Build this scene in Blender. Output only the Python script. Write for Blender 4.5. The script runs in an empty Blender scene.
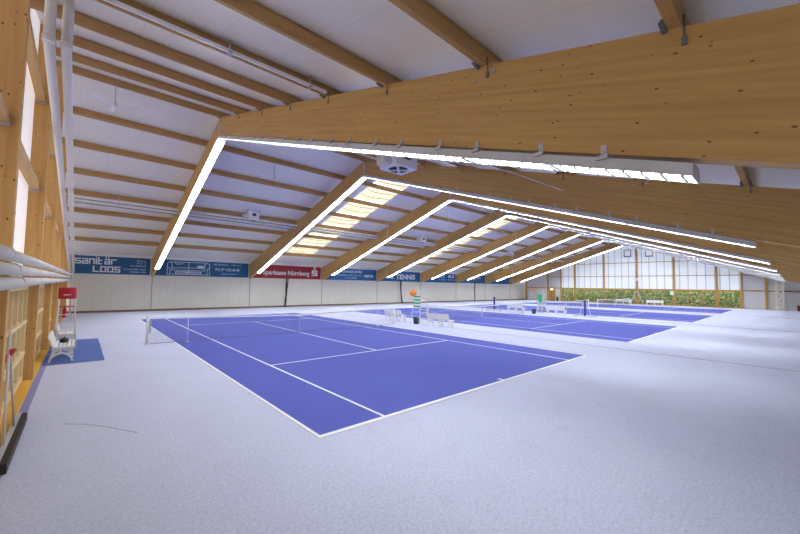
import bpy, math, random
from mathutils import Vector, Matrix
random.seed(7)
C = bpy.context.scene.collection
PI = math.pi

# ------------------------------------------------------------------ helpers
class MB:
    """collects shapes that become ONE mesh"""
    def __init__(s): s.v = []; s.f = []
    def add(s, vs, fs):
        n = len(s.v); s.v += [tuple(p) for p in vs]; s.f += [tuple(i + n for i in f) for f in fs]; return s
    def box(s, x0, x1, y0, y1, z0, z1):
        return s.add([(x0,y0,z0),(x1,y0,z0),(x1,y1,z0),(x0,y1,z0),(x0,y0,z1),(x1,y0,z1),(x1,y1,z1),(x0,y1,z1)],
                     [(0,3,2,1),(4,5,6,7),(0,1,5,4),(1,2,6,5),(2,3,7,6),(3,0,4,7)])
    def prism(s, ring, off):
        """closed ring of 3-D points pushed along off"""
        n = len(ring); o = Vector(off)
        a = [Vector(p) for p in ring]
        nrm = Vector((0,0,0))
        for i in range(n): nrm += a[i].cross(a[(i+1) % n])
        if nrm.dot(o) < 0: a.reverse()
        vs = a + [p + o for p in a]
        fs = [tuple(range(n-1, -1, -1)), tuple(range(n, 2*n))] + [(i, (i+1) % n, (i+1) % n + n, i + n) for i in range(n)]
        return s.add(vs, fs)
    def bar(s, p, q, w, h, up=(0,0,1)):
        p = Vector(p); q = Vector(q); d = (q-p).normalized(); u = Vector(up)
        if abs(d.dot(u)) > .98: u = Vector((0,1,0))
        r = d.cross(u).normalized(); u = r.cross(d)
        vs = []
        for b in (p, q):
            for a, c in ((-1,-1),(1,-1),(1,1),(-1,1)): vs.append(b + r*(a*w/2) + u*(c*h/2))
        return s.add(vs, [(0,3,2,1),(4,5,6,7),(0,1,5,4),(1,2,6,5),(2,3,7,6),(3,0,4,7)][0:0] or
                     [(0,1,2,3),(7,6,5,4),(0,4,5,1),(1,5,6,2),(2,6,7,3),(3,7,4,0)])
    def tube(s, pts, r, n=10):
        pts = [Vector(p) for p in pts]; rings = []; prev = None
        for i, p in enumerate(pts):
            d = (pts[min(i+1, len(pts)-1)] - pts[max(i-1, 0)]).normalized()
            if prev is None: u = d.orthogonal().normalized()
            else: u = (prev - d*prev.dot(d)).normalized()
            prev = u; w = d.cross(u)
            rr = r[i] if isinstance(r, (list, tuple)) else r
            rings.append([p + (u*math.cos(2*PI*k/n) + w*math.sin(2*PI*k/n))*rr for k in range(n)])
        vs = [q for R in rings for q in R]; fs = []
        for i in range(len(rings)-1):
            for k in range(n): fs.append((i*n+k, i*n+(k+1) % n, (i+1)*n+(k+1) % n, (i+1)*n+k))
        fs.append(tuple(range(n-1, -1, -1))); m = (len(rings)-1)*n; fs.append(tuple(range(m, m+n)))
        return s.add(vs, fs)
    def lathe(s, prof, c=(0,0,0), n=20):
        vs = []; fs = []
        for r, z in prof:
            for k in range(n): vs.append((c[0]+r*math.cos(2*PI*k/n), c[1]+r*math.sin(2*PI*k/n), c[2]+z))
        m = len(prof)
        for i in range(m-1):
            for k in range(n): fs.append((i*n+k, i*n+(k+1) % n, (i+1)*n+(k+1) % n, (i+1)*n+k))
        fs.append(tuple(range(n-1, -1, -1))); fs.append(tuple(range((m-1)*n, m*n)))
        return s.add(vs, fs)
    def quad(s, a, b, c, d): return s.add([a,b,c,d], [(0,1,2,3)])
    def build(s, name, mat, parent=None, org=(0,0,0), smooth=False):
        me = bpy.data.meshes.new(name)
        ox, oy, oz = org
        me.from_pydata([(x-ox, y-oy, z-oz) for x, y, z in s.v], [], s.f); me.update()
        o = bpy.data.objects.new(name, me); C.objects.link(o)
        me.materials.append(mat)
        if smooth:
            for p in me.polygons: p.use_smooth = len(p.vertices) == 4
        if parent is None: o.location = org
        else: o.parent = parent
        return o

def tag(o, label=None, cat=None, group=None, kind=None):
    if label: o['label'] = label
    if cat: o['category'] = cat
    if group: o['group'] = group
    if kind: o['kind'] = kind
    return o
def thing(name, loc, label, cat, group=None, kind=None):
    o = bpy.data.objects.new(name, None); C.objects.link(o); o.location = loc
    o.empty_display_size = .2
    return tag(o, label, cat, group, kind)
def dup(o, parent=None):
    c = o.copy(); C.objects.link(c); c.parent = parent
    for ch in list(o.children): dup(ch, c)
    return c
def clone(o, loc, rz=0., label=None):
    c = dup(o); c.location = loc; c.rotation_euler = (0,0,rz)
    if label: c['label'] = label
    return c

# ------------------------------------------------------------------ materials
def newmat(name):
    m = bpy.data.materials.new(name); m.use_nodes = True
    nt = m.node_tree; b = nt.nodes['Principled BSDF']
    return m, nt, b
def N(nt, t, **kw):
    n = nt.nodes.new(t)
    for k, v in kw.items():
        if k in n.inputs: n.inputs[k].default_value = v
        else: setattr(n, k, v)
    return n
def plain(name, col, rough=.5, metal=0., noise=.06, nscale=8., spec=.4):
    m, nt, b = newmat(name)
    tc = N(nt, 'ShaderNodeTexCoord'); nz = N(nt, 'ShaderNodeTexNoise', Scale=nscale, Detail=3.)
    nt.links.new(tc.outputs['Object'], nz.inputs['Vector'])
    mx = N(nt, 'ShaderNodeMix', data_type='RGBA')
    a = [c*(1-noise) for c in col]; d = [min(1, c*(1+noise)) for c in col]
    mx.inputs[6].default_value = (*a, 1); mx.inputs[7].default_value = (*d, 1)
    nt.links.new(nz.outputs['Fac'], mx.inputs[0]); nt.links.new(mx.outputs[2], b.inputs['Base Color'])
    b.inputs['Roughness'].default_value = rough; b.inputs['Metallic'].default_value = metal
    b.inputs['Specular IOR Level'].default_value = spec
    return m
def glow(name, col, strength, base=(.8,.8,.8)):
    m, nt, b = newmat(name)
    b.inputs['Base Color'].default_value = (*base, 1)
    b.inputs['Emission Color'].default_value = (*col, 1); b.inputs['Emission Strength'].default_value = strength
    b.inputs['Roughness'].default_value = .5
    return m
def wood(name, axis, c_lo, c_hi, tilt=0., lam=.042, knots=.9, rough=.55):
    """glued laminated spruce: long grain, thin lamellas, dark knots"""
    m, nt, b = newmat(name); L = nt.links.new
    tc = N(nt, 'ShaderNodeTexCoord')
    mp0 = N(nt, 'ShaderNodeMapping'); mp0.inputs['Rotation'].default_value = (tilt, 0, 0)
    L(tc.outputs['Object'], mp0.inputs['Vector'])
    st = {'x': (.05,1,1), 'y': (1,.05,1), 'z': (1,1,.05)}[axis]
    kt = {'x': (.6,.25,1.15), 'y': (.13,.6,1.15), 'z': (1.1,.13,.6)}[axis]
    mp = N(nt, 'ShaderNodeMapping'); mp.inputs['Scale'].default_value = st; L(mp0.outputs[0], mp.inputs['Vector'])
    g1 = N(nt, 'ShaderNodeTexNoise', Scale=11., Detail=6., Roughness=.6); L(mp.outputs[0], g1.inputs['Vector'])
    g2 = N(nt, 'ShaderNodeTexNoise', Scale=90., Detail=2.); L(mp.outputs[0], g2.inputs['Vector'])
    # lamella bands across the grain
    sx = N(nt, 'ShaderNodeSeparateXYZ'); L(mp0.outputs[0], sx.inputs[0])
    src = sx.outputs['Z'] if axis in 'xy' else sx.outputs['X']
    dv = N(nt, 'ShaderNodeMath', operation='DIVIDE'); dv.inputs[1].default_value = lam; L(src, dv.inputs[0])
    fl = N(nt, 'ShaderNodeMath', operation='FLOOR'); L(dv.outputs[0], fl.inputs[0])
    seg = N(nt, 'ShaderNodeTexWhiteNoise', noise_dimensions='1D'); L(fl.outputs[0], seg.inputs['W'])
    a1 = N(nt, 'ShaderNodeMath', operation='MULTIPLY_ADD'); a1.inputs[1].default_value = .14; L(seg.outputs[0], a1.inputs[0]); L(g1.outputs['Fac'], a1.inputs[2])
    a2 = N(nt, 'ShaderNodeMath', operation='MULTIPLY_ADD'); a2.inputs[1].default_value = .25; L(g2.outputs['Fac'], a2.inputs[0]); L(a1.outputs[0], a2.inputs[2])
    rp = N(nt, 'ShaderNodeValToRGB'); rp.color_ramp.elements[0].position = .38; rp.color_ramp.elements[1].position = .98
    rp.color_ramp.elements[0].color = (*c_lo, 1); rp.color_ramp.elements[1].color = (*c_hi, 1); L(a2.outputs[0], rp.inputs[0])
    # knots
    mk = N(nt, 'ShaderNodeMapping'); mk.inputs['Scale'].default_value = kt; L(mp0.outputs[0], mk.inputs['Vector'])
    vo = N(nt, 'ShaderNodeTexVoronoi', Scale=9.0); L(mk.outputs[0], vo.inputs['Vector'])
    kn = N(nt, 'ShaderNodeMapRange'); kn.inputs['From Min'].default_value = .07; kn.inputs['From Max'].default_value = .13
    L(vo.outputs['Distance'], kn.inputs['Value'])
    vn = N(nt, 'ShaderNodeSeparateColor'); L(vo.outputs['Color'], vn.inputs[0])
    gt = N(nt, 'ShaderNodeMath', operation='GREATER_THAN'); gt.inputs[1].default_value = .25; L(vn.outputs[0], gt.inputs[0])
    inv = N(nt, 'ShaderNodeMath', operation='SUBTRACT'); inv.inputs[0].default_value = 1.; L(kn.outputs[0], inv.inputs[1])
    pw = N(nt, 'ShaderNodeMath', operation='MULTIPLY'); pw.inputs[1].default_value = knots; iv2 = N(nt, 'ShaderNodeMath', operation='MULTIPLY'); L(inv.outputs[0], iv2.inputs[0]); L(gt.outputs[0], iv2.inputs[1]); L(iv2.outputs[0], pw.inputs[0])
    mx = N(nt, 'ShaderNodeMix', data_type='RGBA'); mx.inputs[7].default_value = (.035,.016,.006,1)
    L(pw.outputs[0], mx.inputs[0]); L(rp.outputs[0], mx.inputs[6]); L(mx.outputs[2], b.inputs['Base Color'])
    b.inputs['Roughness'].default_value = rough; b.inputs['Specular IOR Level'].default_value = .3
    return m
def ribbed(name, col, axis, pitch, line, depth=.5, rough=.5, noise=.04, trans=0., emit=None, es=0.):
    """coated sheet with fine joint lines every `pitch` metres along an axis"""
    m, nt, b = newmat(name); L = nt.links.new
    tc = N(nt, 'ShaderNodeTexCoord'); sx = N(nt, 'ShaderNodeSeparateXYZ'); L(tc.outputs['Object'], sx.inputs[0])
    src = sx.outputs[axis]
    def lines(p, w):
        d = N(nt, 'ShaderNodeMath', operation='DIVIDE'); d.inputs[1].default_value = p; L(src, d.inputs[0])
        f = N(nt, 'ShaderNodeMath', operation='FRACT'); L(d.outputs[0], f.inputs[0])
        l = N(nt, 'ShaderNodeMath', operation='LESS_THAN'); l.inputs[1].default_value = w/p; L(f.outputs[0], l.inputs[0])
        return f, l
    f1, l1 = lines(pitch, line); f2, l2 = lines(pitch/8, line)
    nz = N(nt, 'ShaderNodeTexNoise', Scale=.7, Detail=4.); L(tc.outputs['Object'], nz.inputs['Vector'])
    mx = N(nt, 'ShaderNodeMix', data_type='RGBA')
    mx.inputs[6].default_value = (*[c*(1-noise) for c in col], 1); mx.inputs[7].default_value = (*[min(1,c*(1+noise)) for c in col], 1)
    L(nz.outputs['Fac'], mx.inputs[0])
    k = N(nt, 'ShaderNodeMath', operation='MULTIPLY'); k.inputs[1].default_value = depth; L(l1.outputs[0], k.inputs[0])
    k2 = N(nt, 'ShaderNodeMath', operation='MULTIPLY_ADD'); k2.inputs[1].default_value = depth*.28; L(l2.outputs[0], k2.inputs[0]); L(k.outputs[0], k2.inputs[2])
    mm = N(nt, 'ShaderNodeMix', data_type='RGBA'); mm.inputs[7].default_value = (*[c*.25 for c in col], 1)
    L(k2.outputs[0], mm.inputs[0]); L(mx.outputs[2], mm.inputs[6]); L(mm.outputs[2], b.inputs['Base Color'])
    b.inputs['Roughness'].default_value = rough; b.inputs['Specular IOR Level'].default_value = .35
    if emit:
        b.inputs['Emission Strength'].default_value = es
        me = N(nt, 'ShaderNodeMix', data_type='RGBA', blend_type='MULTIPLY'); me.inputs[0].default_value = 1.
        L(mm.outputs[2], me.inputs[6]); me.inputs[7].default_value = (*emit, 1); L(me.outputs[2], b.inputs['Emission Color'])
    return m
def carpet(name, col, var=.05, fine=.10, stains=0.):
    m, nt, b = newmat(name); L = nt.links.new
    tc = N(nt, 'ShaderNodeTexCoord')
    n1 = N(nt, 'ShaderNodeTexNoise', Scale=.35, Detail=5., Roughness=.6); L(tc.outputs['Object'], n1.inputs['Vector'])
    n2 = N(nt, 'ShaderNodeTexNoise', Scale=26., Detail=4., Roughness=.8); L(tc.outputs['Object'], n2.inputs['Vector'])
    a = N(nt, 'ShaderNodeMapRange'); a.inputs['To Min'].default_value = 1-var*2; a.inputs['To Max'].default_value = 1+var*2; L(n1.outputs['Fac'], a.inputs['Value'])
    c = N(nt, 'ShaderNodeMapRange'); c.inputs['From Min'].default_value = .25; c.inputs['From Max'].default_value = .75
    c.inputs['To Min'].default_value = 1-fine; c.inputs['To Max'].default_value = 1+fine; L(n2.outputs['Fac'], c.inputs['Value'])
    k = N(nt, 'ShaderNodeMath', operation='MULTIPLY'); L(a.outputs[0], k.inputs[0]); L(c.outputs[0], k.inputs[1])
    last = k.outputs[0]
    if stains:
        n3 = N(nt, 'ShaderNodeTexNoise', Scale=1.6, Detail=6., Roughness=.7); L(tc.outputs['Object'], n3.inputs['Vector'])
        s = N(nt, 'ShaderNodeMapRange'); s.inputs['From Min'].default_value = .58; s.inputs['From Max'].default_value = .78
        s.inputs['To Min'].default_value = 1.; s.inputs['To Max'].default_value = 1-stains; L(n3.outputs['Fac'], s.inputs['Value'])
        k2 = N(nt, 'ShaderNodeMath', operation='MULTIPLY'); L(last, k2.inputs[0]); L(s.outputs[0], k2.inputs[1]); last = k2.outputs[0]
    mx = N(nt, 'ShaderNodeVectorMath', operation='SCALE'); mx.inputs[0].default_value = col; L(last, mx.inputs['Scale'])
    L(mx.outputs[0], b.inputs['Base Color'])
    bp = N(nt, 'ShaderNodeBump', Strength=.35, Distance=.004); L(n2.outputs['Fac'], bp.inputs['Height']); L(bp.outputs[0], b.inputs['Normal'])
    b.inputs['Roughness'].default_value = .9; b.inputs['Specular IOR Level'].default_value = .15
    return m
def glass(name, tint=(.93,.96,.95)):
    m, nt, b = newmat(name)
    out = nt.nodes['Material Output']; nt.nodes.remove(b)
    t = N(nt, 'ShaderNodeBsdfTransparent'); t.inputs[0].default_value = (*tint, 1)
    g = N(nt, 'ShaderNodeBsdfGlossy'); g.inputs['Roughness'].default_value = .05
    fr = N(nt, 'ShaderNodeFresnel', IOR=1.3); mx = N(nt, 'ShaderNodeMixShader')
    nt.links.new(fr.outputs[0], mx.inputs[0]); nt.links.new(t.outputs[0], mx.inputs[1]); nt.links.new(g.outputs[0], mx.inputs[2])
    nt.links.new(mx.outputs[0], out.inputs['Surface'])
    return m

SL = .325                                   # slope of the roof beams' underside
TL = math.atan(SL)
W_LO, W_HI = (.46,.260,.080), (.63,.390,.138)
M = {}
M['rafter_far'] = wood('glulam_far_slope', 'y', W_LO, W_HI, tilt=TL)
M['rafter_near'] = wood('glulam_near_slope', 'y', W_LO, W_HI, tilt=-TL)
M['purlin'] = wood('purlin_spruce', 'x', (.36,.205,.072), (.51,.315,.125), knots=.6)
M['post'] = wood('post_glulam', 'z', (.49,.26,.075), (.67,.39,.135))
M['rail'] = wood('rail_spruce', 'y', (.50,.29,.10), (.72,.47,.20))
M['sill'] = wood('sill_board', 'y', (.62,.33,.035), (.80,.46,.065), knots=.25)
M['jamb'] = wood('window_spruce', 'z', (.70,.53,.27), (.86,.71,.42), knots=.2)
M['gable_post'] = wood('gable_post_glulam', 'z', (.44,.25,.08), (.58,.34,.11))
M['gable_rail'] = wood('gable_rail_spruce', 'y', (.38,.19,.05), (.58,.33,.11))
M['door'] = wood('door_wood', 'z', (.34,.17,.05), (.48,.26,.08), lam=.2, knots=.1)
M['ceil'] = ribbed('roof_sheet_white', (.87,.855,.79), 'X', 1.1, .012, depth=.17, rough=.38)
M['wall'] = ribbed('wall_sheet_cream', (.74,.72,.65), 'X', 1.1, .012, depth=.45)
M['wallup'] = plain('wall_upper_white', (.84,.84,.84), .6)
M['gablewall'] = ribbed('gable_sheet_grey', (.70,.70,.71), 'Y', .9, .014, depth=.4)
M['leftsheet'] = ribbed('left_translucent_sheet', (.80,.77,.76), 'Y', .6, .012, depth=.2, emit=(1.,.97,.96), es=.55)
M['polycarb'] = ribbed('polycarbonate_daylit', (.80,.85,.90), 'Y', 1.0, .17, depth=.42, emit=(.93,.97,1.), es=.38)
M['skylight'] = glow('skylight_dome', (1.,.90,.60), .86, (.5,.45,.3))
M['tube'] = glow('lamp_diffuser', (.965,1.,.965), 37.)
M['floor'] = carpet('carpet_lavender_grey', (.61,.642,.84), .05, .26, stains=.16)
M['court'] = carpet('carpet_court_blue', (.100,.120,.46), .05, .06)
M['pad'] = carpet('carpet_pad_blue', (.11,.17,.46), .04, .08)
M['line'] = plain('line_white', (.93,.94,.96), .8, noise=.03)
M['seam'] = plain('seam_dark', (.20,.21,.27), .9)
M['white'] = plain('white_plastic', (.90,.90,.91), .4, noise=.03)
M['wmetal'] = plain('white_metal', (.80,.80,.82), .35, noise=.03)
M['cream'] = plain('cream_steel', (.86,.80,.68), .4, noise=.03)
M['fanwhite'] = plain('fan_white', (.93,.93,.94), .4, noise=.02)
M['duct'] = plain('white_duct', (.80,.785,.75), .35, noise=.04)
M['galv'] = plain('galvanised_steel', (.52,.54,.58), .35, .6)
M['housing'] = plain('lamp_housing_grey', (.66,.67,.70), .45)
M['raildark'] = plain('rail_dark_grey', (.30,.29,.29), .6)
M['darksteel'] = plain('dark_steel', (.17,.18,.20), .5, .4)
M['black'] = plain('black_rubber', (.012,.012,.014), .6)
M['brownbrush'] = plain('brush_dark', (.035,.025,.022), .8)
M['red'] = plain('red_plastic', (.50,.02,.03), .35)
M['green'] = plain('green_plastic', (.03,.42,.18), .45)
M['orange'] = plain('orange_cloth', (.90,.26,.03), .7)
M['navy'] = plain('navy_padding', (.03,.035,.22), .6)
M['bin'] = plain('dark_bin', (.03,.04,.08), .5)
M['netting'] = plain('net_thread', (.20,.21,.30), .9)
M['divnet'] = plain('divider_net_dark', (.025,.028,.03), .9)
M['bblue'] = plain('banner_blue', (.012,.095,.23), .5, noise=.03)
M['bblue2'] = plain('banner_bright_blue', (.018,.115,.31), .5, noise=.03)
M['bred'] = plain('banner_red', (.28,.012,.022), .5, noise=.03)
M['bwhite'] = plain('banner_print_white', (.75,.78,.82), .6, noise=.02)
M['bprint'] = plain('banner_print_pale', (.42,.52,.64), .6, noise=.02)
M['pane'] = glass('window_glass')
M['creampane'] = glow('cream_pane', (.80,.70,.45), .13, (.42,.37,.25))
M['exit'] = glow('exit_sign_green', (.45,.85,.62), .35, (.3,.6,.45))
M['warm'] = glow('exit_sign_warm', (1.,.80,.35), 3.)
M['signwhite'] = plain('sign_white', (.8,.8,.8), .5)
M['ground'] = plain('meadow_ground', (.12,.15,.05), .9, noise=.3, nscale=1.)
M['leafdark'] = plain('leaf_green', (.17,.22,.07), .7, noise=.5, nscale=.9)

# ------------------------------------------------------------------ plan of the hall
YR = 12.27                                           # ridge
XF = [1.577 + 8.143*k for k in range(8)]             # the eight roof frames
def zb(y): return 9.195 - .325*abs(y-YR)             # underside of the beams
def zt(y): return 10.05 - .295*abs(y-YR)             # top of the beams
def zroof(y): return zt(y) + .27                     # roof sheets
def ztray(y): return 9.052 - .328*abs(y-YR)          # underside of the lamps
X0, X1, YF, YN = -3.98, 64.62, 31.55, -8.3
ORD = ['first','second','third','fourth','fifth','sixth','seventh','eighth']
PUR = [-4.39,-2.06,.31,2.64,4.83,7.15,9.62,YR-.01,14.56,16.89,19.31,21.59,23.83,26.11,28.39]

# ------------------------------------------------------------------ floor and courts
m = MB(); m.box(X0-.2, X1+.2, YN, YF+.2, -.3, 0)
tag(m.build('floor', M['floor']), 'pale lavender grey carpet covering the whole hall floor', 'floor', kind='structure')
def flat(mb, x0, x1, y0, y1, z0, z1): mb.box(x0, x1, y0, y1, z0, z1)
CP = 15.876
court_lab = ['blue tennis court nearest the wooden window wall, filling the middle of the hall',
             'blue tennis court just beyond the green and orange umpire chair',
             'blue tennis court beyond the second row of benches',
             'blue tennis court farthest away, in front of the hedge windows']
for c in range(4):
    ox = c*CP; L_, W_ = 23.77, 10.97
    t = thing('tennis_court', (ox, 0, 0), court_lab[c], 'tennis court', 'blue tennis courts in a row')
    o = (ox,0,0)
    m = MB(); m.box(ox, ox+W_, 0, L_, 0, .004); m.build('court_surface', M['court'], t, o)
    w = .06; a, b = .004, .0065
    def ln(name, x0, x1, y0, y1): MB().box(ox+x0, ox+x1, y0, y1, a, b).build(name, M['line'], t, o)
    ln('baseline', 0, W_, 0, .10); ln('baseline', 0, W_, L_-.10, L_)
    ln('doubles_sideline', 0, w, .1, L_-.1); ln('doubles_sideline', W_-w, W_, .1, L_-.1)
    ln('singles_sideline', 1.37, 1.37+w, .1, L_-.1); ln('singles_sideline', 9.6-w, 9.6, .1, L_-.1)
    ln('service_line', 1.43, 9.54, 5.455, 5.515); ln('service_line', 1.43, 9.54, 18.255, 18.315)
    ln('center_service_line', 5.455, 5.515, 5.515, 18.255)
    ln('center_mark', 5.44, 5.53, .1, .25); ln('center_mark', 5.44, 5.53, L_-.25, L_-.1)
for i, x in enumerate((13.55, 29.35, 45.6)):
    m = MB(); m.box(x-.022, x+.022, YN+.3, YF-.2, 0, .004)
    tag(m.build('trim_%d' % (i+1), M['seam']), 'dark seam across the carpet between the %s and %s court' % (ORD[i], ORD[i+1]), 'floor seam', kind='structure')
m = MB()
pts = [(-3.06,3.33),(-2.8,3.1),(-2.5,2.7),(-2.15,2.1)]
for (xa,ya),(xb,yb) in zip(pts, pts[1:]): m.bar((xa,ya,.002),(xb,yb,.002), .014, .004)
tag(m.build('trim_4', plain('scuff_grey', (.36,.37,.46), .9)), 'thin dark scuff running across the pale carpet near the drag brush', 'scuff', kind='structure')
m = MB(); m.box(-3.69,-3.57,YN+.3,9.34,0,.004)
tag(m.build('floor_strip', plain('strip_lavender', (.27,.27,.60), .9)), 'lavender blue border strip along the sill of the window wall', 'floor strip')
m = MB(); m.box(-3.68,-2.28,9.35,15.0,0,.006)
tag(m.build('floor_mat', M['pad'], None), 'blue carpet mat under the white benches by the window wall', 'mat')

# ------------------------------------------------------------------ roof sheets
SKY = [(11.96,14.96), (11.96+16.286,14.96+16.286), (11.96+32.572,14.96+32.572)]
SY0, SY1 = 13.05, 28.3
m = MB(); th = .12
m.prism([(X0-.2,YR,zroof(YR)),(X1+.2,YR,zroof(YR)),(X1+.2,YN,zroof(YN)),(X0-.2,YN,zroof(YN))], (0,0,th))
tag(m.build('ceiling', M['ceil']), 'white ribbed roof sheets of the slope above the camera', 'ceiling', kind='structure')
xs = [X0-.2] + [v for q in SKY for v in q] + [X1+.2]
def sheet(xa, xb, ya, yb, lab):
    m = MB(); m.prism([(xa,ya,zroof(ya)),(xb,ya,zroof(ya)),(xb,yb,zroof(yb)),(xa,yb,zroof(yb))], (0,0,th))
    tag(m.build('ceiling', M['ceil']), lab, 'ceiling', kind='structure')
for i in range(len(xs)-1):
    if i % 2 == 0: sheet(xs[i], xs[i+1], YR, YF+.2, 'white ribbed roof sheets of the far slope, %s field counted from the window wall' % ORD[i//2])
    else:
        sheet(xs[i], xs[i+1], YR, SY0, 'white roof sheet strip between ridge and %s skylight strip' % ORD[i//2])
        sheet(xs[i], xs[i+1], SY1, YF+.2, 'white roof sheet strip below the %s skylight strip at the eave' % ORD[i//2])
far_p = PUR[7:]
for i, (xa, xb) in enumerate(SKY):
    t = thing('skylight', (xa, SY0, zroof(SY0)), 'glowing pale yellow skylight strip between the %s and %s roof frames' % (ORD[2*i+1], ORD[2*i+2]), 'skylight', 'skylight strips in the far roof slope')
    o = (xa, SY0, zroof(SY0))
    for j in range(7):
        ya, yb = far_p[j]+.06, far_p[j+1]-.06
        if j == 0: ya = SY0
        if j == 6: yb = SY1
        m = MB(); m.prism([(xa+.06,ya,zroof(ya)+.03),(xb-.06,ya,zroof(ya)+.03),(xb-.06,yb,zroof(yb)+.03),(xa+.06,yb,zroof(yb)+.03)], (0,0,.03))
        pn = m.build('pane', M['skylight'], t, o)
        for dy in (.3, .62):
            wires = MB()
            yy = ya + (yb-ya)*dy
            wires.tube([(xa+.1+(xb-xa-.2)*k/8, yy+.12*math.sin(k*.8), zroof(yy)-.03-.10*math.sin(PI*k/8)) for k in range(9)], .02, 5)
            wires.build('cable', M['darksteel'], pn, o)
    f = MB()
    for x in (xa, xb-.06): f.prism([(x,SY0,zroof(SY0)+.002),(x+.06,SY0,zroof(SY0)+.002),(x+.06,SY1,zroof(SY1)+.002),(x,SY1,zroof(SY1)+.002)], (0,0,.1))
    f.build('curb', M['wmetal'], t, o)

# ------------------------------------------------------------------ roof frames of glued timber
frame_lab = ['nearest glulam roof frame, its deep knotty beam crossing the top right',
  'second glulam roof frame from the camera, just behind the hanging fan heater',
  'third glulam roof frame, meeting the far wall right of the red banner',
  'fourth glulam roof frame, meeting the far wall left of the TENNIS lettering',
  'fifth glulam roof frame, meeting the far wall right of the TENNIS lettering',
  'sixth glulam roof frame, two frames beyond the TENNIS banner',
  'seventh glulam roof frame, last but one before the glazed gable',
  'farthest glulam roof frame, directly in front of the glazed gable']
def yz(x, pts): return [(x,y,z) for y,z in pts]
for k, x in enumerate(XF):
    o = (x, YR, zb(YR))
    t = thing('roof_frame', o, frame_lab[k], 'roof frame', 'glued timber roof frames')
    y1 = YF-.02
    m = MB(); m.prism(yz(x-.11, [(YR+.006,zb(YR)),(YR+.006,zt(YR)),(y1,zt(y1)),(y1,zb(y1))]), (.22,0,0)); m.build('far_rafter', M['rafter_far'], t, o)
    y1 = YN+.02
    m = MB(); m.prism(yz(x-.11, [(YR-.006,zb(YR)),(YR-.006,zt(YR)),(y1,zt(y1)),(y1,zb(y1))]), (.22,0,0)); m.build('near_rafter', M['rafter_near'], t, o)
    m = MB(); m.box(x-.125,x-.111,YR-.09,YR+.09,zb(YR)+.1,zt(YR)-.08); m.box(x+.111,x+.125,YR-.09,YR+.09,zb(YR)+.1,zt(YR)-.08); m.build('ridge_plate', M['galv'], t, o)
    if k < 2:
        for py in PUR[0:8]:
            m = MB(); s = x-.11; z = zt(py)
            m.box(s-.008, s, py-.085, py-.062, z-.20, z+.10); m.box(s-.02, s, py-.10, py-.05, z-.22, z-.14)
            m.prism([(s-.16,py+.062,z+.02),(s,py+.062,z+.16),(s,py+.062,z-.02)], (0,.05,0))
            m.build('purlin_bracket', M['darksteel'], t, o)
        m = MB()
        for dy in (-.18, .16): m.tube([(x-.11,-2.06+dy,zt(-2.06)-.17),(x-.124,-2.06+dy,zt(-2.06)-.17)], .032, 12)
        m.build('bolt_washer', M['galv'], t, o)

# ------------------------------------------------------------------ purlins, each one running the length of the hall
near_n = len([p for p in PUR if p < YR-1])
for i, py in enumerate(PUR):
    z = zt(py); h = .25
    m = MB(); s = -.295 if py > YR else .295
    if abs(py-YR) < .3: ring = [(X0,py-.06,z),(X0,py+.06,z),(X0,py+.06,z+h),(X0,py-.06,z+h)]
    else: ring = [(X0,py-.06,z-.06*s),(X0,py+.06,z+.06*s),(X0,py+.06,z+h+.06*s),(X0,py-.06,z+h-.06*s)]
    m.prism(ring, (X1-X0,0,0))
    if abs(py-YR) < .3: lab = 'wooden purlin running along the roof ridge'
    elif py < YR: lab = 'wooden purlin on the slope above the camera, %s down from the ridge' % ORD[near_n-1-i]
    else: lab = 'wooden purlin on the far roof slope, %s down from the ridge' % ORD[i-near_n-1]
    tag(m.build('purlin', M['purlin'], None, (X0,py,z)), lab, 'purlin', 'purlins under the roof sheets')

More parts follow.
